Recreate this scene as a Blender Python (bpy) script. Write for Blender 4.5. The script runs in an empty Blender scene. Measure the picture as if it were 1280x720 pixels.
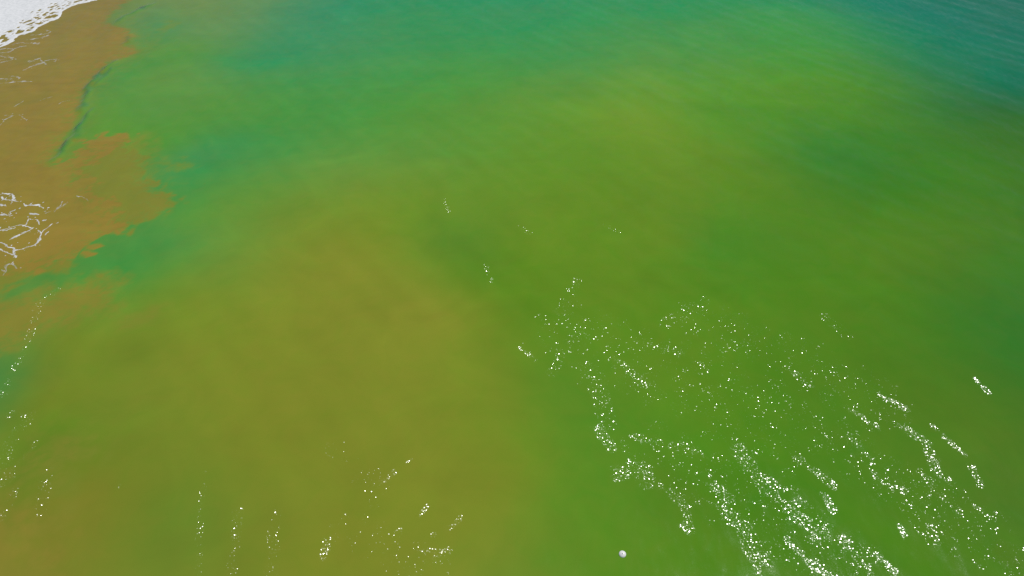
import bpy, math
import numpy as np
from mathutils import Vector

# ------------------------------------------------------------------ camera, sky, sun, exposure
scene = bpy.context.scene
col = scene.collection
WATER = [
    (-72.57, 144.26, 0.06, 0.43, 1.5),
    (-60.0, 151.6, 0.2, 0.43, 1.5),
    (-41.69, 154.17, -0.03, 0.62, 1.5),
    (-23.69, 149.09, -0.09, 0.42, 1.5),
    (0.0, 149.09, -0.11, 0.43, 1.491),
    (20.04, 146.64, -0.11, 0.3, 1.5),
    (40.61, 149.09, -0.15, 0.27, 1.443),
    (60.91, 149.09, -0.14, 0.23, 1.468),
    (77.76, 153.13, -0.12, 0.66, 1.16),
    (91.37, 149.09, -0.08, 0.81, 1.014),
    (104.91, 149.09, -0.09, 0.77, 0.899),
    (89.87, 127.17, -0.12, 0.67, 0.981),
    (82.79, 131.14, -0.15, 0.58, 1.045),
    (70.52, 131.14, -0.15, 0.27, 1.232),
    (53.92, 127.17, -0.14, 0.02, 1.402),
    (38.95, 127.17, -0.04, 0.1, 1.444),
    (8.79, 123.37, -0.06, 0.19, 1.45),
    (-14.64, 123.37, -0.1, 0.23, 1.49),
    (-33.73, 131.14, -0.02, 0.49, 1.5),
    (-48.87, 125.25, -0.07, 0.43, 1.5),
    (-62.86, 131.14, 0.05, 0.13, 1.479),
    (-64.47, 116.27, 0.09, 0.14, 1.452),
    (-50.03, 106.7, 0.04, 0.11, 1.408),
    (-37.97, 100.93, -0.07, 0.15, 1.392),
    (-28.39, 103.76, -0.06, 0.17, 1.447),
    (-18.07, 103.76, -0.03, 0.08, 1.381),
    (-2.53, 100.93, 0.02, 0.02, 1.396),
    (15.8, 106.7, 0.13, -0.05, 1.461),
    (22.78, 100.93, 0.17, -0.09, 1.429),
    (33.55, 103.76, -0.04, -0.06, 1.337),
    (44.76, 106.7, -0.03, -0.1, 1.289),
    (59.12, 109.76, -0.1, -0.1, 1.143),
    (68.67, 116.27, -0.15, 0.1, 1.046),
    (72.27, 103.76, -0.15, 0.09, 0.804),
    (78.46, 100.93, -0.15, -0.02, 0.694),
    (85.06, 112.95, -0.15, 0.51, 0.834),
    (62.25, 90.65, -0.15, -0.1, 0.929),
    (47.3, 88.31, -0.15, 0.03, 0.946),
    (49.3, 81.75, -0.15, -0.06, 0.921),
    (67.97, 83.86, -0.12, -0.1, 0.859),
    (53.75, 70.43, -0.03, -0.1, 0.957),
    (41.18, 68.74, -0.01, -0.1, 0.994),
    (35.66, 83.86, 0.01, -0.1, 1.084),
    (24.1, 81.75, 0.11, -0.1, 1.19),
    (11.54, 88.31, 0.08, -0.08, 1.289),
    (0.0, 88.31, 0.08, -0.04, 1.32),
    (-11.54, 88.31, 0.08, 0.06, 1.392),
    (-23.81, 86.04, 0.12, 0.1, 1.418),
    (-33.43, 83.86, 0.04, 0.14, 1.39),
    (-40.81, 86.04, -0.08, 0.28, 1.375),
    (-46.98, 90.65, -0.06, 0.36, 1.398),
    (-41.18, 68.74, 0.01, 0.24, 1.284),
    (-44.09, 63.97, -0.06, 0.2, 1.255),
    (-39.01, 73.96, 0.08, 0.1, 1.411),
    (-32.36, 65.51, 0.19, 0.05, 1.345),
    (-25.88, 70.43, 0.32, -0.05, 1.242),
    (-20.64, 63.97, 0.49, -0.1, 1.246),
    (-15.69, 68.74, 0.27, -0.09, 1.329),
    (-11.47, 75.82, 0.21, -0.07, 1.265),
    (-6.86, 68.74, 0.09, -0.02, 1.133),
    (-3.7, 62.47, 0.07, -0.08, 1.107),
    (1.96, 68.74, 0.18, -0.1, 1.177),
    (9.95, 70.43, 0.11, -0.1, 1.195),
    (18.91, 70.43, 0.15, -0.1, 1.113),
    (24.51, 68.74, -0.06, -0.04, 1.09),
    (29.18, 61.01, -0.03, -0.09, 1.033),
    (40.81, 58.21, -0.02, -0.1, 0.965),
    (51.45, 58.21, -0.07, -0.04, 0.844),
    (53.7, 54.28, -0.14, 0.01, 0.817),
    (48.01, 48.38, -0.12, -0.02, 0.798),
    (42.99, 40.32, 0.05, -0.08, 0.832),
    (40.24, 31.32, 0.04, -0.04, 0.862),
    (34.33, 28.52, -0.01, -0.1, 0.912),
    (29.85, 31.32, -0.03, -0.09, 0.955),
    (23.36, 31.32, -0.07, -0.1, 0.925),
    (29.48, 41.25, -0.01, -0.09, 0.942),
    (19.16, 41.25, 0.01, -0.1, 1.063),
    (12.96, 49.51, 0.09, -0.1, 1.13),
    (8.75, 56.86, 0.11, -0.1, 1.129),
    (0.0, 54.28, 0.12, -0.1, 1.081),
    (-6.91, 55.56, 0.49, -0.1, 1.275),
    (-13.64, 54.28, 0.5, -0.1, 1.222),
    (-22.16, 54.28, 0.47, -0.1, 1.204),
    (-29.83, 54.28, 0.39, -0.09, 1.281),
    (-36.37, 58.21, 0.27, -0.05, 1.295),
    (-38.73, 47.29, 0.35, -0.07, 1.055),
    (-42.45, 45.18, 0.32, -0.07, 1.113),
    (-48.42, 46.22, 0.01, 0.22, 1.084),
    (-43.71, 37.65, 0.26, -0.06, 1.1),
    (-39.91, 38.52, 0.11, -0.08, 0.983),
    (-31.71, 39.41, 0.37, -0.07, 1.148),
    (-24.7, 45.18, 0.48, -0.1, 1.165),
    (-21.15, 37.65, 0.46, -0.1, 1.169),
    (-15.83, 43.17, 0.44, -0.1, 1.144),
    (-7.54, 43.17, 0.4, -0.1, 1.232),
    (-1.51, 43.17, 0.29, -0.09, 1.124),
    (3.77, 43.17, 0.1, -0.05, 1.109),
    (4.06, 34.35, 0.1, -0.06, 1.186),
    (0.0, 33.57, 0.33, -0.1, 1.182),
    (-3.89, 31.32, 0.42, -0.1, 1.167),
    (-9.09, 31.32, 0.45, -0.1, 1.178),
    (-16.22, 34.35, 0.46, -0.09, 1.138),
    (-14.7, 27.19, 0.46, -0.1, 1.136),
    (-23.84, 32.8, 0.37, -0.05, 1.112),
    (-27.91, 31.32, 0.26, -0.02, 1.058),
    (-29.4, 27.19, 0.36, -0.04, 1.097),
    (-25.11, 27.19, 0.33, -0.02, 1.067),
    (-35.04, 31.32, 0.59, -0.1, 1.025),
    (0.0, 27.19, 0.3, -0.04, 1.17),
    (4.95, 27.85, 0.08, -0.06, 1.151),
    (10.38, 31.32, 0.06, -0.07, 1.066),
    (13.47, 27.19, 0.01, -0.1, 1.06),
    (21.74, 26.23, -0.04, -0.1, 0.946),
    (-68.67, 116.27, -0.1, 0.19, 1.442),
    (-65.82, 105.21, 0.02, 0.08, 1.44),
    (-60.75, 100.93, 0.02, 0.06, 1.421),
    (-58.08, 103.76, 0.03, 0.15, 1.442),
    (-70.22, 149.09, 0.24, 0.33, 1.5),
    (-62.74, 139.67, 0.17, 0.37, 1.5),
    (-52.03, 93.08, -0.04, 0.09, 1.362),
    (-43.15, 66.3, -0.01, 0.15, 1.29),
    (-46.24, 62.47, -0.07, 0.15, 1.385),
    (-38.45, 43.17, 0.34, -0.07, 1.162),
    (-38.47, 40.78, 0.39, -0.05, 1.112),
    (-46.98, 49.51, 0.43, -0.1, 1.129),
    (-44.86, 51.83, 0.28, -0.05, 1.137),
    (-44.86, 43.17, 0.4, -0.09, 1.071),
    (-42.36, 51.83, 0.29, -0.06, 1.23),
    (-60.72, 70.43, 0.13, 0.16, 1.299),
    (-70.38, 88.31, 0.13, 0.18, 1.308),
    (-77.68, 106.7, 0.14, 0.24, 1.322),
    (-86.87, 139.67, 0.19, 0.46, 1.396),
    (-87.86, 123.37, 0.17, 0.35, 1.373),
    (-53.92, 68.74, 0.06, 0.18, 1.296),
    (-49.72, 63.97, 0.02, 0.19, 1.27),
]
PLUMES = [
    ([(-122.29, 88.31), (-144.11, 131.14), (-111.17, 154.17), (-105.35, 174.32), (-85.7, 161.76), (-85.53, 153.13), (-84.21, 145.21), (-77.98, 141.48), (-74.5, 137.02), (-74.6, 132.78), (-70.5, 130.33), (-70.42, 127.95), (-73.88, 124.87), (-73.22, 117.64), (-71.75, 109.76), (-68.86, 101.49), (-67.49, 95.09), (-65.98, 86.94), (-62.45, 81.75), (-82.35, 68.74)], 0.9, 0.95, 0.9),
    ([(-106.31, 100.93), (-100.48, 135.3), (-95.41, 165.2), (-82.1, 161.76), (-81.43, 151.6), (-74.0, 139.67), (-68.67, 130.33), (-70.95, 121.54), (-69.83, 108.21), (-67.71, 100.93), (-65.07, 86.94), (-82.35, 68.74)], 6, 0.35, 1.5),
    ([(-96.91, 88.31), (-71.53, 88.31), (-65.98, 86.94), (-64.02, 89.47), (-63.72, 95.09), (-60.15, 96.63), (-56.7, 94.83), (-57.2, 92.59), (-59.95, 89.47), (-60.19, 83.43), (-59.24, 84.72), (-56.5, 82.16), (-55.82, 79.7), (-52.62, 78.31), (-51.27, 76.19), (-51.17, 73.6), (-48.52, 72.17), (-51.11, 70.09), (-50.48, 68.08), (-50.78, 65.83), (-53.44, 64.27), (-55.49, 62.47), (-58.36, 61.01), (-70.68, 53.04)], 0.4, 0.95, 1.9),
    ([(-63.55, 81.75), (-64.58, 93.08), (-56.08, 95.09), (-50.79, 86.04), (-47.31, 75.44), (-53.39, 73.96)], 4, 0.45, 2.5),
    ([(-60.04, 63.97), (-57.28, 65.83), (-51.48, 64.89), (-51.12, 63.36), (-53.49, 62.17), (-54.87, 61.29), (-56.62, 57.94), (-63.91, 55.56)], 0.9, 0.58, 1.6),
    ([(-63.97, 94.33), (-59.15, 94.33), (-53.22, 89.23), (-51.92, 84.94), (-48.65, 80.11), (-43.96, 78.51), (-43.39, 76.96), (-45.32, 74.33), (-48.07, 71.12), (-53.57, 72.17), (-60.26, 81.75)], 0.9, 0.6, 2.2),
    ([(-63.91, 55.56), (-54.85, 57.94), (-50.54, 59.59), (-47.23, 61.59), (-44.37, 59.87), (-44.94, 57.94), (-43.47, 56.6), (-45.84, 54.79), (-47.78, 54.03), (-48.63, 53.04), (-49.59, 51.36), (-52.1, 49.96), (-57.11, 45.18)], 2.4, 0.72, 1.7),
    ([(-42.21, 55.3), (-38.2, 56.08), (-37.8, 55.04), (-38.16, 53.78), (-40.28, 52.8)], 2.0, 0.5, 1.4),
    ([(-47.31, 34.35), (-41.59, 32.35), (-40.04, 31.91), (-37.98, 30.24), (-36.35, 27.85), (-34.27, 25.92), (-32.47, 23.51), (-41.02, 22.36)], 3.0, 0.74, 2.4),
    ([(-43.24, 39.41), (-39.27, 39.41), (-35.76, 37.22), (-38.1, 35.56), (-36.42, 32.8), (-36.99, 31.32), (-41.66, 35.15)], 2.6, 0.52, 2.0),
    ([(-33.68, 27.19), (-33.08, 28.52), (-32.58, 28.25), (-32.89, 26.81)], 1.0, 0.22, 1.0),
    ([(-71.94, 140.57), (-71.16, 146.64), (-68.79, 145.21), (-69.63, 138.78)], 1.4, 0.25, 1.5),
    ([(-50.32, 87.16), (-47.53, 88.31), (-44.78, 86.04), (-46.88, 85.6)], 1.4, 0.25, 1.5),
]
CHOP = [
    ([(21.57, 28.65), (22.78, 27.19), (23.94, 25.61)], 0.61, 0.085, (0.024, 0.095)),
    ([(21.7, 33.42), (22.71, 31.32), (24.12, 29.33)], 1.17, 0.125, (0.019, 0.126)),
    ([(19.82, 37.39), (20.86, 34.51), (21.36, 33.42)], 0.89, 0.15, (-0.004, 0.155)),
    ([(17.32, 31.83), (18.45, 29.89), (18.9, 26.87)], 0.89, 0.125, (-0.016, 0.118)),
    ([(16.59, 34.51), (17.9, 32.35)], 0.8, 0.13, (-0.029, 0.147)),
    ([(9.0, 34.99), (11.08, 36.21), (11.22, 34.35)], 0.96, 0.17, (-0.089, 0.165)),
    ([(10.61, 38.96), (13.47, 38.08), (17.14, 37.05)], 0.78, 0.18, (-0.064, 0.181)),
    ([(12.6, 33.73), (14.09, 32.05), (14.1, 29.75)], 0.52, 0.15, (-0.057, 0.139)),
    ([(25.74, 32.96), (26.17, 31.54)], 0.46, 0.1, (0.041, 0.128)),
    ([(24.92, 36.63), (26.97, 33.8)], 0.55, 0.14, (0.036, 0.149)),
    ([(25.98, 29.06), (27.0, 25.79)], 0.55, 0.1, (0.052, 0.092)),
    ([(27.99, 27.65), (28.83, 26.42)], 0.37, 0.07, (0.067, 0.087)),
    ([(30.24, 38.96), (31.16, 36.21), (30.99, 34.12), (32.98, 33.11)], 0.48, 0.13, (0.074, 0.143)),
    ([(31.49, 41.91), (33.12, 40.04)], 0.44, 0.09, (0.071, 0.177)),
    ([(34.82, 44.06), (36.63, 42.1)], 0.53, 0.09, (0.089, 0.184)),
    ([(35.44, 40.04), (36.82, 38.0), (36.27, 35.31), (37.1, 34.2)], 0.7, 0.13, (0.105, 0.143)),
    ([(38.14, 40.22), (39.59, 36.88)], 0.29, 0.1, (0.118, 0.15)),
    ([(39.49, 35.72), (39.36, 33.88)], 0.48, 0.12, (0.128, 0.125)),
    ([(45.06, 45.91), (45.62, 43.46)], 0.38, 0.09, (0.145, 0.176)),
    ([(37.77, 31.83), (39.9, 29.33)], 0.32, 0.14, (0.132, 0.097)),
    ([(33.25, 30.24), (33.27, 28.65)], 0.32, 0.12, (0.097, 0.098)),
    ([(30.89, 30.1), (30.88, 29.2)], 0.25, 0.09, (0.08, 0.103)),
    ([(34.83, 35.15), (36.34, 31.32)], 0.53, 0.18, (0.101, 0.114)),
    ([(27.27, 47.29), (28.55, 45.18)], 0.55, 0.16, (0.031, 0.215)),
    ([(18.11, 48.94), (19.25, 46.75)], 0.48, 0.14, (-0.04, 0.235)),
    ([(10.4, 48.38), (12.73, 45.18)], 0.79, 0.18, (-0.094, 0.236)),
    ([(13.94, 50.66), (17.01, 49.51)], 0.73, 0.2, (-0.065, 0.238)),
    ([(3.93, 46.75), (7.67, 54.28)], 0.74, 0.3, (-0.139, 0.245)),
    ([(7.9, 47.29), (8.74, 40.32)], 1.06, 0.3, (-0.111, 0.208)),
    ([(0.82, 50.08), (2.4, 48.38)], 0.4, 0.15, (-0.179, 0.253)),
    ([(7.61, 39.86), (8.81, 37.65)], 0.64, 0.16, (-0.112, 0.19)),
    ([(6.65, 51.83), (17.18, 46.22), (23.58, 41.25)], 5.86, 0.45, (-0.048, 0.193)),
    ([(20.46, 54.28), (28.8, 48.38), (33.93, 43.17)], 4.0, 0.5, (0.022, 0.179)),
    ([(12.69, 37.65), (20.77, 31.32), (25.25, 25.92)], 3.57, 0.38, (-0.004, 0.116)),
    ([(29.61, 37.65), (33.77, 32.8), (37.45, 28.52)], 3.31, 0.42, (0.085, 0.108)),
    ([(-8.9, 77.73), (-8.06, 74.7)], 0.42, 0.3, (-0.261, 0.349)),
    ([(-2.99, 63.66), (-2.18, 60.72)], 0.46, 0.28, (-0.212, 0.299)),
    ([(1.0, 71.29), (2.18, 70.09)], 0.5, 0.3, (-0.188, 0.332)),
    ([(11.62, 72.17), (13.44, 70.43)], 0.4, 0.3, (-0.113, 0.33)),
    ([(5.15, 54.92), (7.28, 60.72)], 0.79, 0.4, (-0.135, 0.264)),
    ([(16.09, 53.66), (21.15, 57.53)], 0.86, 0.4, (-0.048, 0.247)),
    ([(21.6, 50.08), (24.76, 51.24)], 0.66, 0.35, (-0.011, 0.233)),
    ([(33.46, 54.92), (34.89, 51.83)], 0.68, 0.4, (0.056, 0.231)),
    ([(-26.22, 35.15), (-25.31, 31.32), (-23.57, 25.92)], 0.32, 0.42, (-0.405, 0.118)),
    ([(-22.26, 31.32), (-21.2, 26.42)], 0.56, 0.32, (-0.377, 0.109)),
    ([(-14.52, 27.52), (-14.41, 30.03)], 0.5, 0.16, (-0.311, 0.116)),
    ([(-11.42, 33.88), (-10.11, 35.15)], 0.47, 0.14, (-0.278, 0.16)),
    ([(-9.13, 36.13), (-8.23, 36.8)], 0.21, 0.1, (-0.26, 0.175)),
    ([(-7.48, 30.88), (-6.93, 31.91)], 0.26, 0.13, (-0.245, 0.14)),
    ([(-4.13, 30.88), (-4.6, 30.17), (-6.19, 29.33)], 0.32, 0.17, (-0.223, 0.132)),
    ([(-7.3, 27.85), (-4.83, 27.98)], 0.31, 0.18, (-0.232, 0.115)),
    ([(-6.12, 27.19), (-4.97, 28.18)], 0.25, 0.16, (-0.227, 0.113)),
    ([(-9.19, 29.61), (-8.72, 29.89)], 0.13, 0.08, (-0.26, 0.127)),
    ([(-18.03, 25.92), (-19.14, 31.32)], 0.62, 0.4, (-0.33, 0.105)),
    ([(-15.51, 37.65), (-10.59, 32.8)], 1.37, 0.45, (-0.283, 0.154)),
    ([(-12.73, 29.89), (-6.01, 25.92)], 2.1, 0.45, (-0.249, 0.107)),
    ([(-51.05, 59.17), (-51.73, 56.21), (-50.01, 51.83), (-49.39, 48.72), (-48.4, 43.96)], 0.66, 0.36, (-0.579, 0.206)),
    ([(-46.42, 41.25), (-44.41, 41.06), (-44.46, 37.48), (-42.98, 34.35)], 0.93, 0.36, (-0.554, 0.139)),
    ([(-42.98, 35.31), (-42.2, 38.26)], 0.42, 0.3, (-0.541, 0.132)),
    ([(-33.11, 32.8), (-32.95, 33.96)], 0.27, 0.12, (-0.471, 0.126)),
    ([(-38.29, 31.32), (-39.61, 35.15)], 0.93, 0.4, (-0.49, 0.109)),
    ([(-41.13, 30.6), (-41.47, 33.57)], 0.66, 0.26, (-0.507, 0.098)),
    ([(13.43, 30.24), (14.18, 29.54)], 0.25, 0.1, (-0.053, 0.125)),
]
RIDGES = [
    ([(-73.36, 126.39), (-73.33, 119.75), (-72.75, 113.6), (-70.99, 107.3), (-69.01, 102.33)], 0.9, 0.4),
    ([(-68.45, 106.1), (-67.33, 100.93), (-66.51, 95.09), (-66.0, 89.23), (-66.44, 86.94)], 0.8, 0.34),
    ([(-78.09, 158.44), (-80.25, 154.17), (-81.85, 146.64), (-82.05, 143.32)], 0.9, 0.3),
    ([(-76.79, 140.57), (-75.31, 134.45), (-75.12, 131.14)], 0.6, 0.18),
    ([(-72.4, 124.87), (-72.15, 119.04), (-71.32, 112.3)], 0.7, 0.25),
]
SURF_EDGE = [
    (-124.49, 90.65),
    (-117.14, 98.75),
    (-111.04, 107.3),
    (-104.15, 116.96),
    (-100.02, 124.12),
    (-99.02, 128.73),
    (-98.12, 131.14),
    (-97.65, 133.61),
    (-97.49, 137.02),
    (-96.52, 139.67),
    (-96.09, 141.94),
    (-96.39, 145.68),
    (-95.37, 147.61),
    (-95.26, 149.09),
    (-97.03, 151.6),
    (-96.67, 154.7),
    (-95.07, 156.82),
    (-93.16, 159.54),
    (-91.22, 164.04),
    (-87.28, 169.96),
    (-81.17, 176.24),
    (-163.32, 207.23),
    (-232.43, 184.28),
]
LACE = [
    ('foam_patch', [[(-69.47, 78.71), (-68.5, 79.2), (-67.66, 79.3), (-66.8, 78.87), (-66.29, 78.22), (-66.25, 77.57), (-67.01, 77.66), (-67.52, 77.79), (-68.13, 78.54)], [(-66.25, 77.57), (-65.16, 77.34)], [(-64.21, 76.83), (-63.53, 76.29), (-62.75, 76.45), (-62.22, 76.6), (-61.74, 76.19), (-61.14, 75.88)], [(-68.7, 76.76), (-67.2, 76.6), (-66.19, 76.35)], [(-66.48, 74.11), (-65.71, 74.27), (-64.77, 74.11), (-64.42, 74.42), (-64.85, 74.88), (-64.5, 75.5)], [(-64.53, 70.14), (-63.7, 70.71), (-63.11, 71.15), (-62.31, 71.82), (-61.36, 71.93), (-61.56, 72.61), (-61.67, 73.3), (-60.74, 73.3), (-60.11, 72.76), (-59.64, 72.02)], [(-61.6, 68.88), (-61.26, 69.3), (-60.81, 70.14), (-60.29, 70.71), (-60.1, 71.29), (-61.2, 71.64)], [(-63.73, 68.46), (-62.03, 68.05), (-61.32, 67.51), (-60.13, 66.97), (-59.67, 66.57), (-58.92, 67.1), (-58.25, 67.51), (-57.87, 68.33), (-57.99, 69.02), (-58.49, 70.28), (-58.35, 71.15), (-58.2, 72.17)], [(-62.62, 67.1), (-61.19, 66.57), (-60.33, 66.17), (-59.32, 65.77), (-58.86, 65.38)], [(-60.06, 66.83), (-59.32, 65.77)], [(-62.18, 74.57), (-61.67, 74.42), (-61.02, 74.33)], [(-59.28, 71.0), (-58.8, 70.57), (-58.49, 70.28)], [(-63.95, 70.86), (-63.2, 70.71), (-62.61, 71.15)], [(-63.45, 70.57), (-62.95, 70.86)], [(-61.51, 69.02), (-61.12, 69.35)], [(-58.73, 67.51), (-58.21, 67.59)], [(-62.52, 76.51), (-62.05, 76.45)], [(-64.51, 73.96), (-64.17, 74.11)], [(-67.22, 72.17), (-67.07, 73.66), (-66.48, 74.11)], [(-65.2, 68.74), (-64.7, 69.3), (-64.53, 70.14)], [(-67.22, 72.17), (-65.69, 70.43), (-65.2, 68.74)]], 0.15, 'lace', 'lacy net of white foam strands floating on brown silty water'),
    ('foam_wisp', [[(-59.16, 74.88), (-59.29, 75.66), (-59.16, 76.45), (-59.38, 77.4)], [(-59.21, 75.5), (-58.82, 76.29), (-58.71, 76.76)], [(-60.2, 74.73), (-59.83, 75.19)]], 0.18, 'thin', 'faint short foam smear on brown water at the tip of the foam net'),
    ('foam_wisp', [[(-58.16, 78.71), (-57.81, 78.54), (-57.23, 78.44), (-56.57, 77.99), (-56.02, 77.47)]], 0.1, 'thin', 'tiny curved foam thread alone on the brown silt plume'),
    ('foam_wisp', [[(-59.12, 63.71), (-58.95, 63.97), (-58.56, 63.97), (-57.61, 62.96)], [(-58.87, 62.71), (-58.5, 62.47)], [(-58.47, 61.73), (-58.5, 62.47), (-59.12, 63.71)]], 0.14, 'thin', 'small foam curl on brown water below the foam net'),
    ('foam_wisp', [[(-99.25, 129.13), (-97.69, 130.38), (-96.97, 131.14), (-95.54, 130.63), (-95.07, 130.13), (-95.22, 129.38), (-96.7, 128.63), (-97.74, 127.17)], [(-96.81, 132.94), (-95.69, 133.72), (-93.88, 133.61), (-92.19, 133.72)], [(-95.16, 130.63), (-94.56, 131.65), (-93.63, 132.06)], [(-95.87, 127.17), (-94.28, 126.68), (-92.99, 126.2), (-92.56, 125.25), (-93.98, 123.84)], [(-96.63, 125.25), (-94.78, 125.25), (-93.93, 125.72)]], 0.32, 'thin', 'pale foam streaks trailing along the edge of the white surf'),
    ('foam_wisp', [[(-95.78, 137.9), (-94.19, 138.28), (-93.02, 139.11), (-92.84, 139.95), (-94.08, 140.8)], [(-94.73, 135.57), (-92.93, 136.65), (-92.25, 138.01)], [(-92.97, 133.72), (-91.91, 133.2)]], 0.34, 'thin', 'thin foam hook curling off the ragged surf edge'),
    ('foam_wisp', [[(-88.75, 123.84), (-88.48, 125.25), (-87.87, 126.2), (-86.63, 124.54), (-85.3, 123.37)], [(-87.84, 120.64), (-87.37, 122.45), (-86.27, 123.84)], [(-86.33, 125.01), (-85.64, 125.49), (-84.47, 125.72), (-84.12, 124.31)], [(-88.97, 124.78), (-88.05, 124.78)]], 0.3, 'thin', 'broken foam scribble on brown water between surf and wave'),
    ('foam_wisp', [[(-89.94, 113.97), (-88.91, 114.9), (-87.0, 115.22), (-83.95, 115.85)], [(-88.6, 118.1), (-87.55, 117.64), (-86.74, 117.13)], [(-90.86, 116.49), (-89.47, 116.81), (-87.78, 116.61)]], 0.24, 'thin', 'long faint foam thread over the brown shallows'),
    ('foam_wisp', [[(-80.48, 98.38), (-79.98, 99.14), (-80.28, 100.93), (-79.73, 102.51), (-80.93, 102.51)], [(-79.03, 102.77), (-78.0, 101.98), (-77.1, 101.19)]], 0.2, 'thin', 'small bright foam tick on smooth brown water'),
    ('foam_wisp', [[(-81.53, 105.77), (-81.22, 106.77), (-81.03, 108.02)]], 0.12, 'thin', 'faint foam dash next to the small bright foam tick'),
    ('foam_wisp', [[(-78.41, 108.02), (-77.9, 108.71), (-77.16, 109.47)]], 0.12, 'thin', 'barely visible lone foam dash in the middle of the brown water'),
    ('foam_wisp', [[(-74.59, 106.6), (-74.16, 107.74), (-73.2, 108.31)]], 0.12, 'thin', 'faint bent foam dash just behind the small wave'),
]
BUOY = (8.51, 27.65)
SUN_DIR = (0.3283, 0.2701, 0.9051)
cam_data = bpy.data.cameras.new('camera')
cam_data.sensor_width = 36.0
cam_data.angle = math.radians(73.0)
cam_data.clip_start = 0.5
cam_data.clip_end = 20000.0
cam = bpy.data.objects.new('camera', cam_data)
col.objects.link(cam)
cam.location = (0.0, 0.0, 50.0)
cam.rotation_euler = (math.radians(90.0 - 40.0), 0.0, 0.0)
scene.camera = cam

sun_vec = Vector(SUN_DIR).normalized()
world = bpy.data.worlds.new('World')
scene.world = world
world.use_nodes = True
wn = world.node_tree
wn.nodes.clear()
sky = wn.nodes.new('ShaderNodeTexSky')
sky.sky_type = 'NISHITA'
sky.sun_disc = False
sky.sun_elevation = math.asin(sun_vec.z)
sky.sun_rotation = math.atan2(sun_vec.x, sun_vec.y)
sky.air_density = 1.0
sky.dust_density = 0.3
bg = wn.nodes.new('ShaderNodeBackground')
bg.inputs['Strength'].default_value = 0.05
wo = wn.nodes.new('ShaderNodeOutputWorld')
wn.links.new(sky.outputs[0], bg.inputs[0])
wn.links.new(bg.outputs[0], wo.inputs[0])

sl = bpy.data.lights.new('sun', 'SUN')
sl.energy = 2.9
sl.angle = math.radians(0.53)
sl.color = (1.0, 0.965, 0.91)
so = bpy.data.objects.new('sun', sl)
col.objects.link(so)
so.location = sun_vec * 200.0
so.rotation_euler = sun_vec.to_track_quat('Z', 'Y').to_euler()

scene.view_settings.view_transform = 'Standard'
scene.view_settings.look = 'None'
scene.view_settings.exposure = 0.0
scene.view_settings.gamma = 1.0
scene.view_settings.use_curve_mapping = False
scene.cycles.use_denoising = False
scene.cycles.max_bounces = 4
scene.render.filter_size = 1.3

# ------------------------------------------------------------------ numeric helpers
rng = np.random.default_rng(7)
PERM = rng.permutation(512)
PERM = np.concatenate([PERM, PERM])
ANG = rng.random(1024) * 2 * np.pi
GX, GY = np.cos(ANG), np.sin(ANG)


def perlin(x, y):
    xi = np.floor(x).astype(np.int64); yi = np.floor(y).astype(np.int64)
    xf = x - xi; yf = y - yi
    u = xf * xf * xf * (xf * (xf * 6 - 15) + 10)
    v = yf * yf * yf * (yf * (yf * 6 - 15) + 10)

    def gr(i, j, dx, dy):
        h = PERM[PERM[i & 511] + (j & 511)]
        return GX[h] * dx + GY[h] * dy
    a = gr(xi, yi, xf, yf); b = gr(xi + 1, yi, xf - 1, yf)
    c = gr(xi, yi + 1, xf, yf - 1); d = gr(xi + 1, yi + 1, xf - 1, yf - 1)
    return (a + (b - a) * u) * (1 - v) + (c + (d - c) * u) * v * 1.0


def fbm(x, y, octaves=4, gain=0.5):
    s = 0.0; a = 1.0; n = 0.0
    for k in range(octaves):
        s = s + a * perlin(x + 17.3 * k, y - 9.1 * k)
        n += a
        x = x * 2.03; y = y * 2.03; a *= gain
    return s / n


def sstep(e0, e1, x):
    t = np.clip((x - e0) / (e1 - e0), 0, 1)
    return t * t * (3 - 2 * t)


def seg_dist(x, y, pts):
    """distance to a polyline"""
    best = np.full(x.shape, 1e9)
    for (ax, ay), (bx, by) in zip(pts[:-1], pts[1:]):
        dx, dy = bx - ax, by - ay
        t = np.clip(((x - ax) * dx + (y - ay) * dy) / max(dx * dx + dy * dy, 1e-9), 0, 1)
        best = np.minimum(best, np.hypot(x - ax - t * dx, y - ay - t * dy))
    return best


def poly_sd(x, y, pts):
    """signed distance to a closed outline, positive inside"""
    inside = np.zeros(x.shape, bool)
    n = len(pts)
    for i in range(n):
        ax, ay = pts[i]; bx, by = pts[(i + 1) % n]
        if ay == by:
            continue
        cross = ((ay > y) != (by > y)) & (x < (bx - ax) * (y - ay) / (by - ay) + ax)
        inside ^= cross
    d = seg_dist(x, y, list(pts) + [pts[0]])
    return np.where(inside, d, -d)


def box_of(pts, m):
    p = np.array(pts)
    return p[:, 0].min() - m, p[:, 0].max() + m, p[:, 1].min() - m, p[:, 1].max() + m


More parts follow.
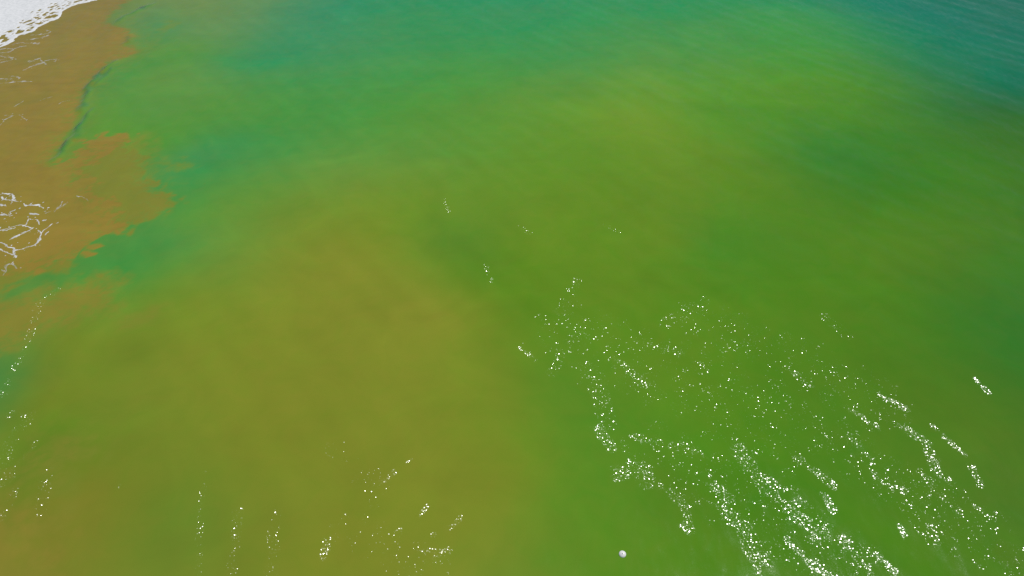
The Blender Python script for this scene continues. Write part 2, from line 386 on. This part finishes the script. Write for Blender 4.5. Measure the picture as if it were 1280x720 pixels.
def sea_height(x, y):
    """calm swell running towards the shore on the left, plus the small steepening wave there"""
    fade = 1.0 / (1.0 + (np.maximum(np.hypot(x, y) - 250, 0) / 150.0) ** 2)
    wx = x + 3.0 * perlin(x / 40 + 3, y / 40)
    wy = y + 3.0 * perlin(x / 40, y / 40 + 8)
    a = wx * 0.93 + wy * 0.36
    z = 0.05 * np.sin(a * 2 * np.pi / 8.5) * (0.6 + 0.8 * perlin(x / 22, y / 30))
    b = wx * 0.80 + wy * 0.60
    z = z + 0.02 * np.sin(b * 2 * np.pi / 3.7 + 1.3) * (0.6 + 1.4 * perlin(x / 13 + 5, y / 17))
    z = z * fade
    for pts, w, h in RIDGES:
        x0, x1, y0, y1 = box_of(pts, 8)
        m = (x > x0) & (x < x1) & (y > y0) & (y < y1)
        if not m.any():
            continue
        xs, ys = x[m], y[m]
        wob = 0.9 * perlin(xs / 2.2, ys / 3.5) + 0.35 * perlin(xs / 0.9, ys / 1.3)
        d = seg_dist(xs + wob, ys, pts)
        ends = np.minimum(np.hypot(xs - pts[0][0], ys - pts[0][1]), np.hypot(xs - pts[-1][0], ys - pts[-1][1]))
        r = 0.9 * h * np.exp(-(d / (0.6 * w)) ** 2) * (0.75 + 0.6 * perlin(xs / 2.5 + 4, ys / 3.0)) * sstep(0.0, 3.5, ends)
        z[m] = z[m] + r
    return z


# ------------------------------------------------------------------ material helpers
def new_mat(name):
    m = bpy.data.materials.new(name)
    m.use_nodes = True
    m.node_tree.nodes.clear()
    return m, m.node_tree.nodes, m.node_tree.links


def math_node(N, L, op, a, b=None, c=None):
    n = N.new('ShaderNodeMath'); n.operation = op
    for i, v in enumerate((a, b, c)):
        if v is None:
            continue
        if isinstance(v, (int, float)):
            n.inputs[i].default_value = v
        else:
            L.new(v, n.inputs[i])
    return n.outputs[0]


def mix_col(N, L, fac, a, b):
    n = N.new('ShaderNodeMix'); n.data_type = 'RGBA'; n.clamp_factor = False
    L.new(fac, n.inputs[0])
    for i, v in ((6, a), (7, b)):
        if isinstance(v, tuple):
            n.inputs[i].default_value = (*v, 1)
        else:
            L.new(v, n.inputs[i])
    return n.outputs[2]


def sea_material():
    m, N, L = new_mat('turbid_sea_water')
    tc = N.new('ShaderNodeNewGeometry').outputs['Position']

    def attr(name):
        a = N.new('ShaderNodeAttribute'); a.attribute_name = name
        return a
    silt, depth, milk = attr('silt').outputs['Fac'], attr('depth').outputs['Fac'], attr('milkiness').outputs['Fac']
    face, jit, act = attr('wave_face').outputs['Vector'], attr('chop').outputs['Fac'], attr('activity').outputs['Fac']

    # fine clouding of the suspended silt
    n1 = N.new('ShaderNodeTexNoise'); n1.noise_dimensions = '2D'
    n1.inputs['Scale'].default_value = 0.45; n1.inputs['Detail'].default_value = 6; n1.inputs['Roughness'].default_value = 0.62
    n1.inputs['Distortion'].default_value = 0.6
    L.new(tc, n1.inputs['Vector'])
    c1 = math_node(N, L, 'MULTIPLY_ADD', n1.outputs['Fac'], 0.16, -0.08)
    s = math_node(N, L, 'ADD', silt, c1)
    n2 = N.new('ShaderNodeTexNoise'); n2.noise_dimensions = '2D'
    n2.inputs['Scale'].default_value = 0.11; n2.inputs['Detail'].default_value = 5; n2.inputs['Roughness'].default_value = 0.55
    n2.inputs['Distortion'].default_value = 0.8
    L.new(tc, n2.inputs['Vector'])
    v = math_node(N, L, 'MULTIPLY_ADD', n2.outputs['Fac'], 0.20, 0.90)
    v = math_node(N, L, 'MULTIPLY', v, milk)
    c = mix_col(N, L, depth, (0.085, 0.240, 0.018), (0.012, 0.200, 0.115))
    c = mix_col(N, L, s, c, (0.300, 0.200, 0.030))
    mul = N.new('ShaderNodeVectorMath'); mul.operation = 'SCALE'
    L.new(c, mul.inputs[0]); L.new(v, mul.inputs['Scale'])
    dif = N.new('ShaderNodeBsdfDiffuse')
    L.new(mul.outputs[0], dif.inputs['Color'])

    # wavelets: every little facet of the chop has its own slope
    vo = N.new('ShaderNodeTexVoronoi'); vo.voronoi_dimensions = '2D'
    vo.inputs['Scale'].default_value = 19.0
    stretch = N.new('ShaderNodeVectorMath'); stretch.operation = 'MULTIPLY'
    stretch.inputs[1].default_value = (0.85, 1.0, 1.0)
    L.new(tc, stretch.inputs[0]); L.new(stretch.outputs[0], vo.inputs['Vector'])
    cen = N.new('ShaderNodeVectorMath'); cen.operation = 'MULTIPLY_ADD'
    cen.inputs[1].default_value = (2, 2, 0); cen.inputs[2].default_value = (-1, -1, 0)
    L.new(vo.outputs['Color'], cen.inputs[0])
    jv = N.new('ShaderNodeVectorMath'); jv.operation = 'SCALE'
    L.new(cen.outputs[0], jv.inputs[0]); L.new(jit, jv.inputs['Scale'])
    # ripples, longer across the view
    rp = N.new('ShaderNodeTexNoise'); rp.noise_dimensions = '2D'
    rp.inputs['Scale'].default_value = 1.3; rp.inputs['Detail'].default_value = 4
    rs = N.new('ShaderNodeVectorMath'); rs.operation = 'MULTIPLY'; rs.inputs[1].default_value = (1.0, 0.45, 1.0)
    L.new(tc, rs.inputs[0]); L.new(rs.outputs[0], rp.inputs['Vector'])
    rc = N.new('ShaderNodeVectorMath'); rc.operation = 'MULTIPLY_ADD'
    rc.inputs[1].default_value = (0.14, 0.14, 0); rc.inputs[2].default_value = (-0.07, -0.07, 0)
    L.new(rp.outputs['Color'], rc.inputs[0])
    sep = N.new('ShaderNodeSeparateXYZ'); L.new(vo.outputs['Color'], sep.inputs[0])
    gate = math_node(N, L, 'LESS_THAN', sep.outputs[2], act)
    slope2 = N.new('ShaderNodeVectorMath'); slope2.operation = 'ADD'
    both = N.new('ShaderNodeVectorMath'); both.operation = 'ADD'
    L.new(jv.outputs[0], both.inputs[0]); L.new(face, both.inputs[1])
    gated = N.new('ShaderNodeVectorMath'); gated.operation = 'SCALE'
    L.new(both.outputs[0], gated.inputs[0]); L.new(gate, gated.inputs['Scale'])
    L.new(gated.outputs[0], slope2.inputs[0]); L.new(rc.outputs[0], slope2.inputs[1])
    geo = N.new('ShaderNodeNewGeometry')
    sub = N.new('ShaderNodeVectorMath'); sub.operation = 'SUBTRACT'
    L.new(geo.outputs['Normal'], sub.inputs[0]); L.new(slope2.outputs[0], sub.inputs[1])
    nrm = N.new('ShaderNodeVectorMath'); nrm.operation = 'NORMALIZE'
    L.new(sub.outputs[0], nrm.inputs[0])
    glo = N.new('ShaderNodeBsdfGlossy')
    glo.inputs['Roughness'].default_value = 0.13
    L.new(nrm.outputs[0], glo.inputs['Normal'])
    fr = N.new('ShaderNodeFresnel'); fr.inputs['IOR'].default_value = 1.333
    L.new(nrm.outputs[0], fr.inputs['Normal'])
    mix = N.new('ShaderNodeMixShader')
    L.new(fr.outputs[0], mix.inputs[0]); L.new(dif.outputs[0], mix.inputs[1]); L.new(glo.outputs[0], mix.inputs[2])
    out = N.new('ShaderNodeOutputMaterial')
    L.new(mix.outputs[0], out.inputs['Surface'])
    return m


def foam_material(name, cover):
    m, N, L = new_mat(name)
    tc = N.new('ShaderNodeNewGeometry').outputs['Position']
    n = N.new('ShaderNodeTexNoise'); n.inputs['Scale'].default_value = 1.6; n.inputs['Detail'].default_value = 6
    L.new(tc, n.inputs['Vector'])
    ramp = N.new('ShaderNodeValToRGB')
    ramp.color_ramp.elements[0].position = 0.3; ramp.color_ramp.elements[0].color = (0.66, 0.68, 0.68, 1)
    ramp.color_ramp.elements[1].position = 0.6; ramp.color_ramp.elements[1].color = (0.80, 0.81, 0.81, 1)
    L.new(n.outputs['Fac'], ramp.inputs[0])
    d = N.new('ShaderNodeBsdfDiffuse'); L.new(ramp.outputs[0], d.inputs['Color'])
    out = N.new('ShaderNodeOutputMaterial')
    if cover >= 1:
        L.new(d.outputs[0], out.inputs['Surface'])
        return m
    n2 = N.new('ShaderNodeTexNoise'); n2.inputs['Scale'].default_value = 1.1; n2.inputs['Detail'].default_value = 5
    L.new(tc, n2.inputs['Vector'])
    f = math_node(N, L, 'MULTIPLY_ADD', n2.outputs['Fac'], 1.6, cover - 0.8)
    cl = N.new('ShaderNodeClamp'); L.new(f, cl.inputs[0])
    t = N.new('ShaderNodeBsdfTransparent')
    mx = N.new('ShaderNodeMixShader')
    L.new(cl.outputs[0], mx.inputs[0]); L.new(t.outputs[0], mx.inputs[1]); L.new(d.outputs[0], mx.inputs[2])
    L.new(mx.outputs[0], out.inputs['Surface'])
    return m


def link_mesh(name, verts, faces, mat, smooth=True, parent=None):
    me = bpy.data.meshes.new(name)
    verts = np.asarray(verts, np.float32); faces = np.asarray(faces, np.int32)
    k = faces.shape[1]
    me.vertices.add(len(verts)); me.vertices.foreach_set('co', verts.ravel())
    me.loops.add(faces.size); me.loops.foreach_set('vertex_index', faces.ravel())
    me.polygons.add(len(faces))
    me.polygons.foreach_set('loop_start', np.arange(len(faces), dtype=np.int32) * k)
    me.polygons.foreach_set('loop_total', np.full(len(faces), k, np.int32))
    me.update(calc_edges=True)
    if smooth:
        me.polygons.foreach_set('use_smooth', np.ones(len(faces), bool))
    me.materials.append(mat)
    o = bpy.data.objects.new(name, me)
    col.objects.link(o)
    o.parent = parent
    return o


def grid_faces(nx, ny):
    i = np.arange(nx - 1)[None, :] + np.arange(ny - 1)[:, None] * nx
    return np.stack([i, i + 1, i + 1 + nx, i + nx], -1).reshape(-1, 4)


# ------------------------------------------------------------------ the sea
def axis(lo, hi, step_fn, far):
    a = [lo]
    while a[-1] < hi:
        a.append(a[-1] + step_fn(a[-1]))
    st = a[-1] - a[-2]
    while a[-1] < far:
        st *= 1.35; a.append(a[-1] + st)
    st = a[1] - a[0]; pre = []
    p = lo
    while p > -far:
        st *= 1.35; p -= st; pre.append(p)
    return np.array(pre[::-1] + a)


def thin_plate(pts, vals, xy):
    """smooth interpolation through scattered soundings"""
    P = np.array(pts); n = len(P)

    def U(r2):
        return 0.5 * r2 * np.log(r2 + 1e-9)
    K = U(((P[:, None] - P[None]) ** 2).sum(-1)) + np.eye(n) * 0.004
    A = np.zeros((n + 3, n + 3)); A[:n, :n] = K; A[:n, n] = 1; A[:n, n + 1:] = P
    A[n, :n] = 1; A[n + 1:, :n] = P.T
    b = np.zeros((n + 3, vals.shape[1])); b[:n] = vals
    W = np.linalg.solve(A, b)
    res = W[n] + xy @ W[n + 1:]
    for i in range(n):
        r2 = ((xy - P[i]) ** 2).sum(-1)
        res += U(r2)[:, None] * W[i]
    return res


def build_sea():
    xs = axis(-122.0, 122.0, lambda v: 0.22 if -75 < v < 45 else 0.34, 9000.0)
    ys = axis(20.0, 178.0, lambda v: 0.20 if v < 60 else (0.26 if v < 95 else 0.42), 9000.0)
    X, Y = np.meshgrid(xs, ys)
    nx, ny = len(xs), len(ys)
    x = X.ravel(); y = Y.ravel()
    z = sea_height(x, y)
    # water colour: silt load, depth and milkiness, smooth between soundings; coarse lattice then bilinear
    lx = np.linspace(-124, 124, 125); ly = np.linspace(18, 180, 110)
    LX, LY = np.meshgrid(lx, ly)
    W = np.array(WATER)
    fld = thin_plate(W[:, :2] / 40.0, W[:, 2:5], np.stack([LX.ravel(), LY.ravel()], -1) / 40.0)
    lo = W[:, 2:5].min(0); hi = W[:, 2:5].max(0)
    fld = np.clip(fld, lo, hi).reshape(len(ly), len(lx), 3)
    # swirls: the fields are stirred a little by eddies
    px = x + 3.2 * fbm(x / 22, y / 30, 3) + 1.0 * fbm(x / 5 + 9, y / 7, 3)
    py = y + 4.5 * fbm(x / 22 + 40, y / 30, 3) + 1.2 * fbm(x / 5 + 30, y / 7, 3)
    fx = np.clip((px - lx[0]) / (lx[1] - lx[0]), 0, len(lx) - 1.001)
    fy = np.clip((py - ly[0]) / (ly[1] - ly[0]), 0, len(ly) - 1.001)
    ix = fx.astype(int); iy = fy.astype(int); tx = (fx - ix)[:, None]; ty = (fy - iy)[:, None]
    f = (fld[iy, ix] * (1 - tx) + fld[iy, ix + 1] * tx) * (1 - ty) + (fld[iy + 1, ix] * (1 - tx) + fld[iy + 1, ix + 1] * tx) * ty
    silt, depth, milk = f[:, 0].copy(), f[:, 1].copy(), f[:, 2].copy()
    # broad eddy filaments
    fil = fbm(x / 26 + 2.5 * fbm(x / 30, y / 40, 2), y / 13 + 2.5 * fbm(x / 30 + 7, y / 40, 2), 4, 0.55)
    silt = silt + 0.10 * fil
    milk = milk * (1 + 0.09 * fbm(x / 9 + 3 * fbm(x / 14, y / 18, 2) + 60, y / 6, 5, 0.6))
    # silt plumes billowing out from the surf zone
    for k, (pts, soft, amt, warp) in enumerate(PLUMES):
        x0, x1, y0, y1 = box_of(pts, 14)
        m = (x > x0) & (x < x1) & (y > y0) & (y < y1)
        xs_, ys_ = x[m], y[m]
        b1 = np.abs(fbm(xs_ / 7.0 + 3 * k, ys_ / 9.0, 4, 0.55)) * 2.2 - 0.45
        b2 = fbm(xs_ / 2.6, ys_ / 2.6 + 5 * k, 5, 0.7)
        lobes = 1.6 * np.abs(perlin(xs_ / 3.4 + 7 * k, ys_ / 4.0)) + 1.1 * np.abs(perlin(xs_ / 1.5, ys_ / 1.8 + 3 * k)) + 0.5 * np.abs(perlin(xs_ / 0.7, ys_ / 0.8))
        sd = poly_sd(xs_, ys_, pts) - warp * (0.5 * b1 + 0.8 * b2 - 1.3 * (lobes - 0.75)) * (1 + 0.25 * fbm(xs_ / 8, ys_ / 8, 2))
        t = sstep(-soft, soft, sd)
        # crevices between the billows
        crev = sstep(0.07, 0.0, np.abs(fbm(xs_ / 3.2 + 3 * k, ys_ / 2.2 + 31, 4, 0.6))) * sstep(5.0, 0.5, sd)
        t = t * (1 - 0.45 * crev)
        # denser rim where the cloud is freshest, thinner inside
        amt_l = amt * (0.93 + 0.25 * fbm(xs_ / 5, ys_ / 8 + 11 * k, 4, 0.6))
        silt[m] = np.maximum(silt[m], silt[m] + (amt_l - silt[m]) * t * 1.0)
        depth[m] = depth[m] * (1 - 0.8 * t * (1.0 if amt > 0.5 else 0.7))
        milk[m] = milk[m] + (1.1 - milk[m]) * t * (0.7 if amt > 0.5 else 0.25)
    # streaky churned silt close to the surf
    churn = sstep(0.55, 0.85, silt) * sstep(60, 75, y)
    milk = milk * (1 + 0.15 * churn * fbm(x / 2.6 + 4 * fbm(x / 9, y / 9, 2), y / 1.5, 4, 0.65))
    silt = silt - 0.16 * churn * np.maximum(fbm(x / 5.0, y / 3.5 + 70, 4, 0.6), 0)
    # chop: leaning wave faces and how rough they are
    face = np.zeros((len(x), 3), np.float32)
    jit = np.full(len(x), 0.02)
    act = np.ones(len(x))
    clump = fbm(x / 1.1, y / 1.6, 3, 0.6)
    wgt = np.zeros(len(x))
    for pts, w, A, lean in CHOP:
        x0, x1, y0, y1 = box_of(pts, 3 * w + 1)
        m = (x > x0) & (x < x1) & (y > y0) & (y < y1)
        xs_, ys_ = x[m], y[m]
        d = seg_dist(xs_ + 0.5 * w * perlin(xs_ / 1.5, ys_ / 2), ys_ + 0.6 * w * perlin(xs_ / 1.5 + 9, ys_ / 2), pts)
        t = sstep(1.15 * w, 0.25 * w, d) * sstep(-0.22, 0.14, clump[m] + (0.08 if w < 1.3 else -0.08))
        if w < 1.3:
            t = np.maximum(t, 0)
        win = t > wgt[m]
        idx = np.where(m)[0][win]
        tw = t[win]
        wgt[idx] = tw if w < 1.3 else 0.25 * tw
        face[idx, 0] = lean[0] * tw; face[idx, 1] = lean[1] * tw
        act[idx] = 0.85 if w < 1.3 else 0.42
        jit[idx] = 0.03 + (1.12 * A - 0.03) * sstep(0.0, 0.6, tw)
    # greener water on the small wave's faces, their dark sky-reflecting tone painted in
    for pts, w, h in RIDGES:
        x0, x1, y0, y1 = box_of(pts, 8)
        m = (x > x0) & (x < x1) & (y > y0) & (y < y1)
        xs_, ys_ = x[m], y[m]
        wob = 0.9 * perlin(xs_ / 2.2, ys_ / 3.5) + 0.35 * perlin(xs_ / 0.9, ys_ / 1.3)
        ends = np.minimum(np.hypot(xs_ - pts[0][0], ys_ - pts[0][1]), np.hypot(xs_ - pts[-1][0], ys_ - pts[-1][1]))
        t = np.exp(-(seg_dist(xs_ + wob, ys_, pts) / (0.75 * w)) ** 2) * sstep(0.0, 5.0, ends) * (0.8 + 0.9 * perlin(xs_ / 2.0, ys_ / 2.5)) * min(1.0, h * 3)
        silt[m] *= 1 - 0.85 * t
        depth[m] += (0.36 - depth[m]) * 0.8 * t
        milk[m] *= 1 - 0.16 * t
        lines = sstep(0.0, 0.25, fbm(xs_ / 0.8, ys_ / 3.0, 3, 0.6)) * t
        face[np.where(m)[0], 1] += -0.42 * lines
    o = link_mesh('sea', np.stack([x, y, z], -1), grid_faces(nx, ny), sea_material())
    me = o.data
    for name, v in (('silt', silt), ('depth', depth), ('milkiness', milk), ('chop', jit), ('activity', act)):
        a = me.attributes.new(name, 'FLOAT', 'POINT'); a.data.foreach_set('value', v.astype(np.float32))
    a = me.attributes.new('wave_face', 'FLOAT_VECTOR', 'POINT'); a.data.foreach_set('vector', face.ravel())
    o['kind'] = 'structure'
    o['label'] = 'green silty sea with brown plumes along the surf'
    return o


build_sea()


# ------------------------------------------------------------------ foam
def foam_from_field(name, xs, ys, f, rise, mat):
    """a foam raft: the field f is positive where foam shows; the skin dips under the water at its edge"""
    X, Y = np.meshgrid(xs, ys)
    z = sea_height(X.ravel(), Y.ravel()) + rise(f).ravel()
    F = grid_faces(len(xs), len(ys))
    keep = (f.ravel()[F] > 0).any(1)
    F = F[keep]
    used, inv = np.unique(F, return_inverse=True)
    V = np.stack([X.ravel(), Y.ravel(), z], -1)[used]
    cx, cy = V[:, 0].mean(), V[:, 1].mean()
    V = V - np.array([cx, cy, 0])
    o = link_mesh(name, V, inv.reshape(-1, 4), mat)
    o.location = (cx, cy, 0)
    return o


M_SURF = foam_material('surf_foam', 1.0)
M_LACE = foam_material('foam_lace', 0.78)
M_THIN = foam_material('thin_foam', 0.30)


def build_surf():
    x0, x1, y0, y1 = -175.0, -62.0, 96.0, 225.0
    xs = np.arange(x0, x1, 0.24); ys = np.arange(y0, y1, 0.30)
    X, Y = np.meshgrid(xs, ys)
    wx = X + 2.2 * fbm(X / 3.4, Y / 5, 5, 0.62); wy = Y + 3.4 * fbm(X / 3.4 + 30, Y / 5, 5, 0.62)
    sd = poly_sd(wx, wy, SURF_EDGE)
    # lacy holes near the ragged edge
    hole = np.abs(fbm(X / 1.7, Y / 3.2, 3, 0.6))
    edge = np.exp(-np.maximum(sd, 0) / 5.5)
    rim = sstep(0.35, 1.3, sd)
    f = np.minimum(sd, 0.55) - rim * edge * 1.7 * sstep(0.05, 0.17, hole)
    hole2 = fbm(X / 3.5 + 50, Y / 5 + 20, 4, 0.6)
    f = f - sstep(0.30, 0.42, hole2) * 0.9 * sstep(1, 3, sd)
    bump = fbm(X / 1.6, Y / 2.2, 4, 0.6)

    def rise(q):
        return np.where(q > 0, 0.02 + np.minimum(q, 0.5) * 0.14 + np.minimum(q, 0.5) * 0.22 * bump, np.maximum(q, -0.3) * 0.3)
    o = foam_from_field('surf_foam', xs, ys, f, rise, M_SURF)
    o['label'] = 'broad white sheet of surf foam with a ragged lacy edge'
    o['category'] = 'foam'


build_surf()


def build_lace(name, strands, w, kind, label):
    allp = [p for s in strands for p in s]
    x0, x1, y0, y1 = box_of(allp, 1.2)
    far = (y0 + y1) / 2 > 85
    sx, sy = (0.045, 0.07) if not far else (0.10, 0.16)
    xs = np.arange(x0, x1, sx); ys = np.arange(y0, y1, sy)
    X, Y = np.meshgrid(xs, ys)
    wx = X + 0.35 * fbm(X / 0.9, Y / 1.3, 3, 0.6); wy = Y + 0.55 * fbm(X / 0.9 + 30, Y / 1.3, 3, 0.6)
    d = np.full(X.shape, 1e9)
    for s in strands:
        d = np.minimum(d, seg_dist(wx, wy, s))
    thick = fbm(X / 1.2 + 8, Y / 1.8, 3, 0.6)
    if len(strands) == 1:
        thick = thick * 0.25
    f = 0.55 * w * (0.5 + 4.6 * np.maximum(thick, -0.02)) - d * 0.8
    f = np.maximum(f, 0.5 * w * (thick - 0.05) * 3 - d * 0.35 - 0.05) if kind == 'lace' else f
    # scattered flecks around the strands
    fleck = fbm(X / 0.45, Y / 0.7, 2)
    f = np.maximum(f, (fleck - 0.33) * 0.6 - 0.18 * np.maximum(d - 0.7, 0)) if kind == 'lace' else f if len(strands) == 1 else np.maximum(f, (fleck - 0.30) * 0.6 - 0.3 * np.maximum(d - 0.5, 0))

    def rise(q):
        return np.where(q > 0, 0.006 + np.minimum(q, 0.25) * 0.2, np.maximum(q, -0.2) * 0.25)
    o = foam_from_field(name, xs, ys, f, rise, M_LACE if kind == 'lace' else M_THIN)
    o['label'] = label
    o['category'] = 'foam'


for row in LACE:
    build_lace(*row)


# ------------------------------------------------------------------ the white float
def plain_mat(name, colour, rough):
    m, N, L = new_mat(name)
    p = N.new('ShaderNodeBsdfPrincipled')
    n = N.new('ShaderNodeTexNoise'); n.inputs['Scale'].default_value = 9; n.inputs['Detail'].default_value = 4
    g = N.new('ShaderNodeNewGeometry'); L.new(g.outputs['Position'], n.inputs['Vector'])
    c = mix_col(N, L, n.outputs['Fac'], tuple(v * 0.88 for v in colour), colour)
    L.new(c, p.inputs['Base Color'])
    p.inputs['Roughness'].default_value = rough
    out = N.new('ShaderNodeOutputMaterial'); L.new(p.outputs[0], out.inputs[0])
    return m


def lathe(name, prof, mat, parent, seg=32):
    V = []; Fq = []
    for r, zz in prof:
        for k in range(seg):
            a = 2 * math.pi * k / seg
            V.append((r * math.cos(a), r * math.sin(a), zz))
    for i in range(len(prof) - 1):
        for k in range(seg):
            Fq.append((i * seg + k, i * seg + (k + 1) % seg, (i + 1) * seg + (k + 1) % seg, (i + 1) * seg + k))
    return link_mesh(name, V, Fq, mat, True, parent)


def torus(name, R, r, centre, mat, parent, seg=24, sub=8):
    V = []; Fq = []
    for i in range(seg):
        a = 2 * math.pi * i / seg
        for j in range(sub):
            b = 2 * math.pi * j / sub
            rr = R + r * math.cos(b)
            V.append((centre[0] + rr * math.cos(a), centre[1] + r * math.sin(b), centre[2] + rr * math.sin(a)))
    for i in range(seg):
        for j in range(sub):
            Fq.append((i * sub + j, i * sub + (j + 1) % sub, ((i + 1) % seg) * sub + (j + 1) % sub, ((i + 1) % seg) * sub + j))
    return link_mesh(name, V, Fq, mat, True, parent)


bz = float(sea_height(np.array([BUOY[0]]), np.array([BUOY[1]]))[0])
buoy = bpy.data.objects.new('buoy', None)
col.objects.link(buoy)
buoy.location = (BUOY[0], BUOY[1], bz)
buoy.rotation_euler = (math.radians(7), math.radians(-5), 0.4)
buoy['label'] = 'small round white float alone on the green water'
buoy['category'] = 'buoy'
WHITE = plain_mat('white_float_plastic', (0.88, 0.88, 0.86), 0.35)
PALE = plain_mat('pale_fitting', (0.78, 0.78, 0.76), 0.5)
prof = [(0.001, -0.118)] + [(0.28 * math.cos(math.radians(t)), 0.02 + 0.14 * math.sin(math.radians(t))) for t in range(-75, 80, 10)] + [(0.05, 0.160), (0.001, 0.160)]
lathe('float_body', prof, WHITE, buoy)
lathe('collar', [(0.045, 0.153), (0.045, 0.180), (0.038, 0.188), (0.001, 0.188)], PALE, buoy)
torus('mooring_eye', 0.026, 0.008, (0, 0, 0.211), PALE, buoy)
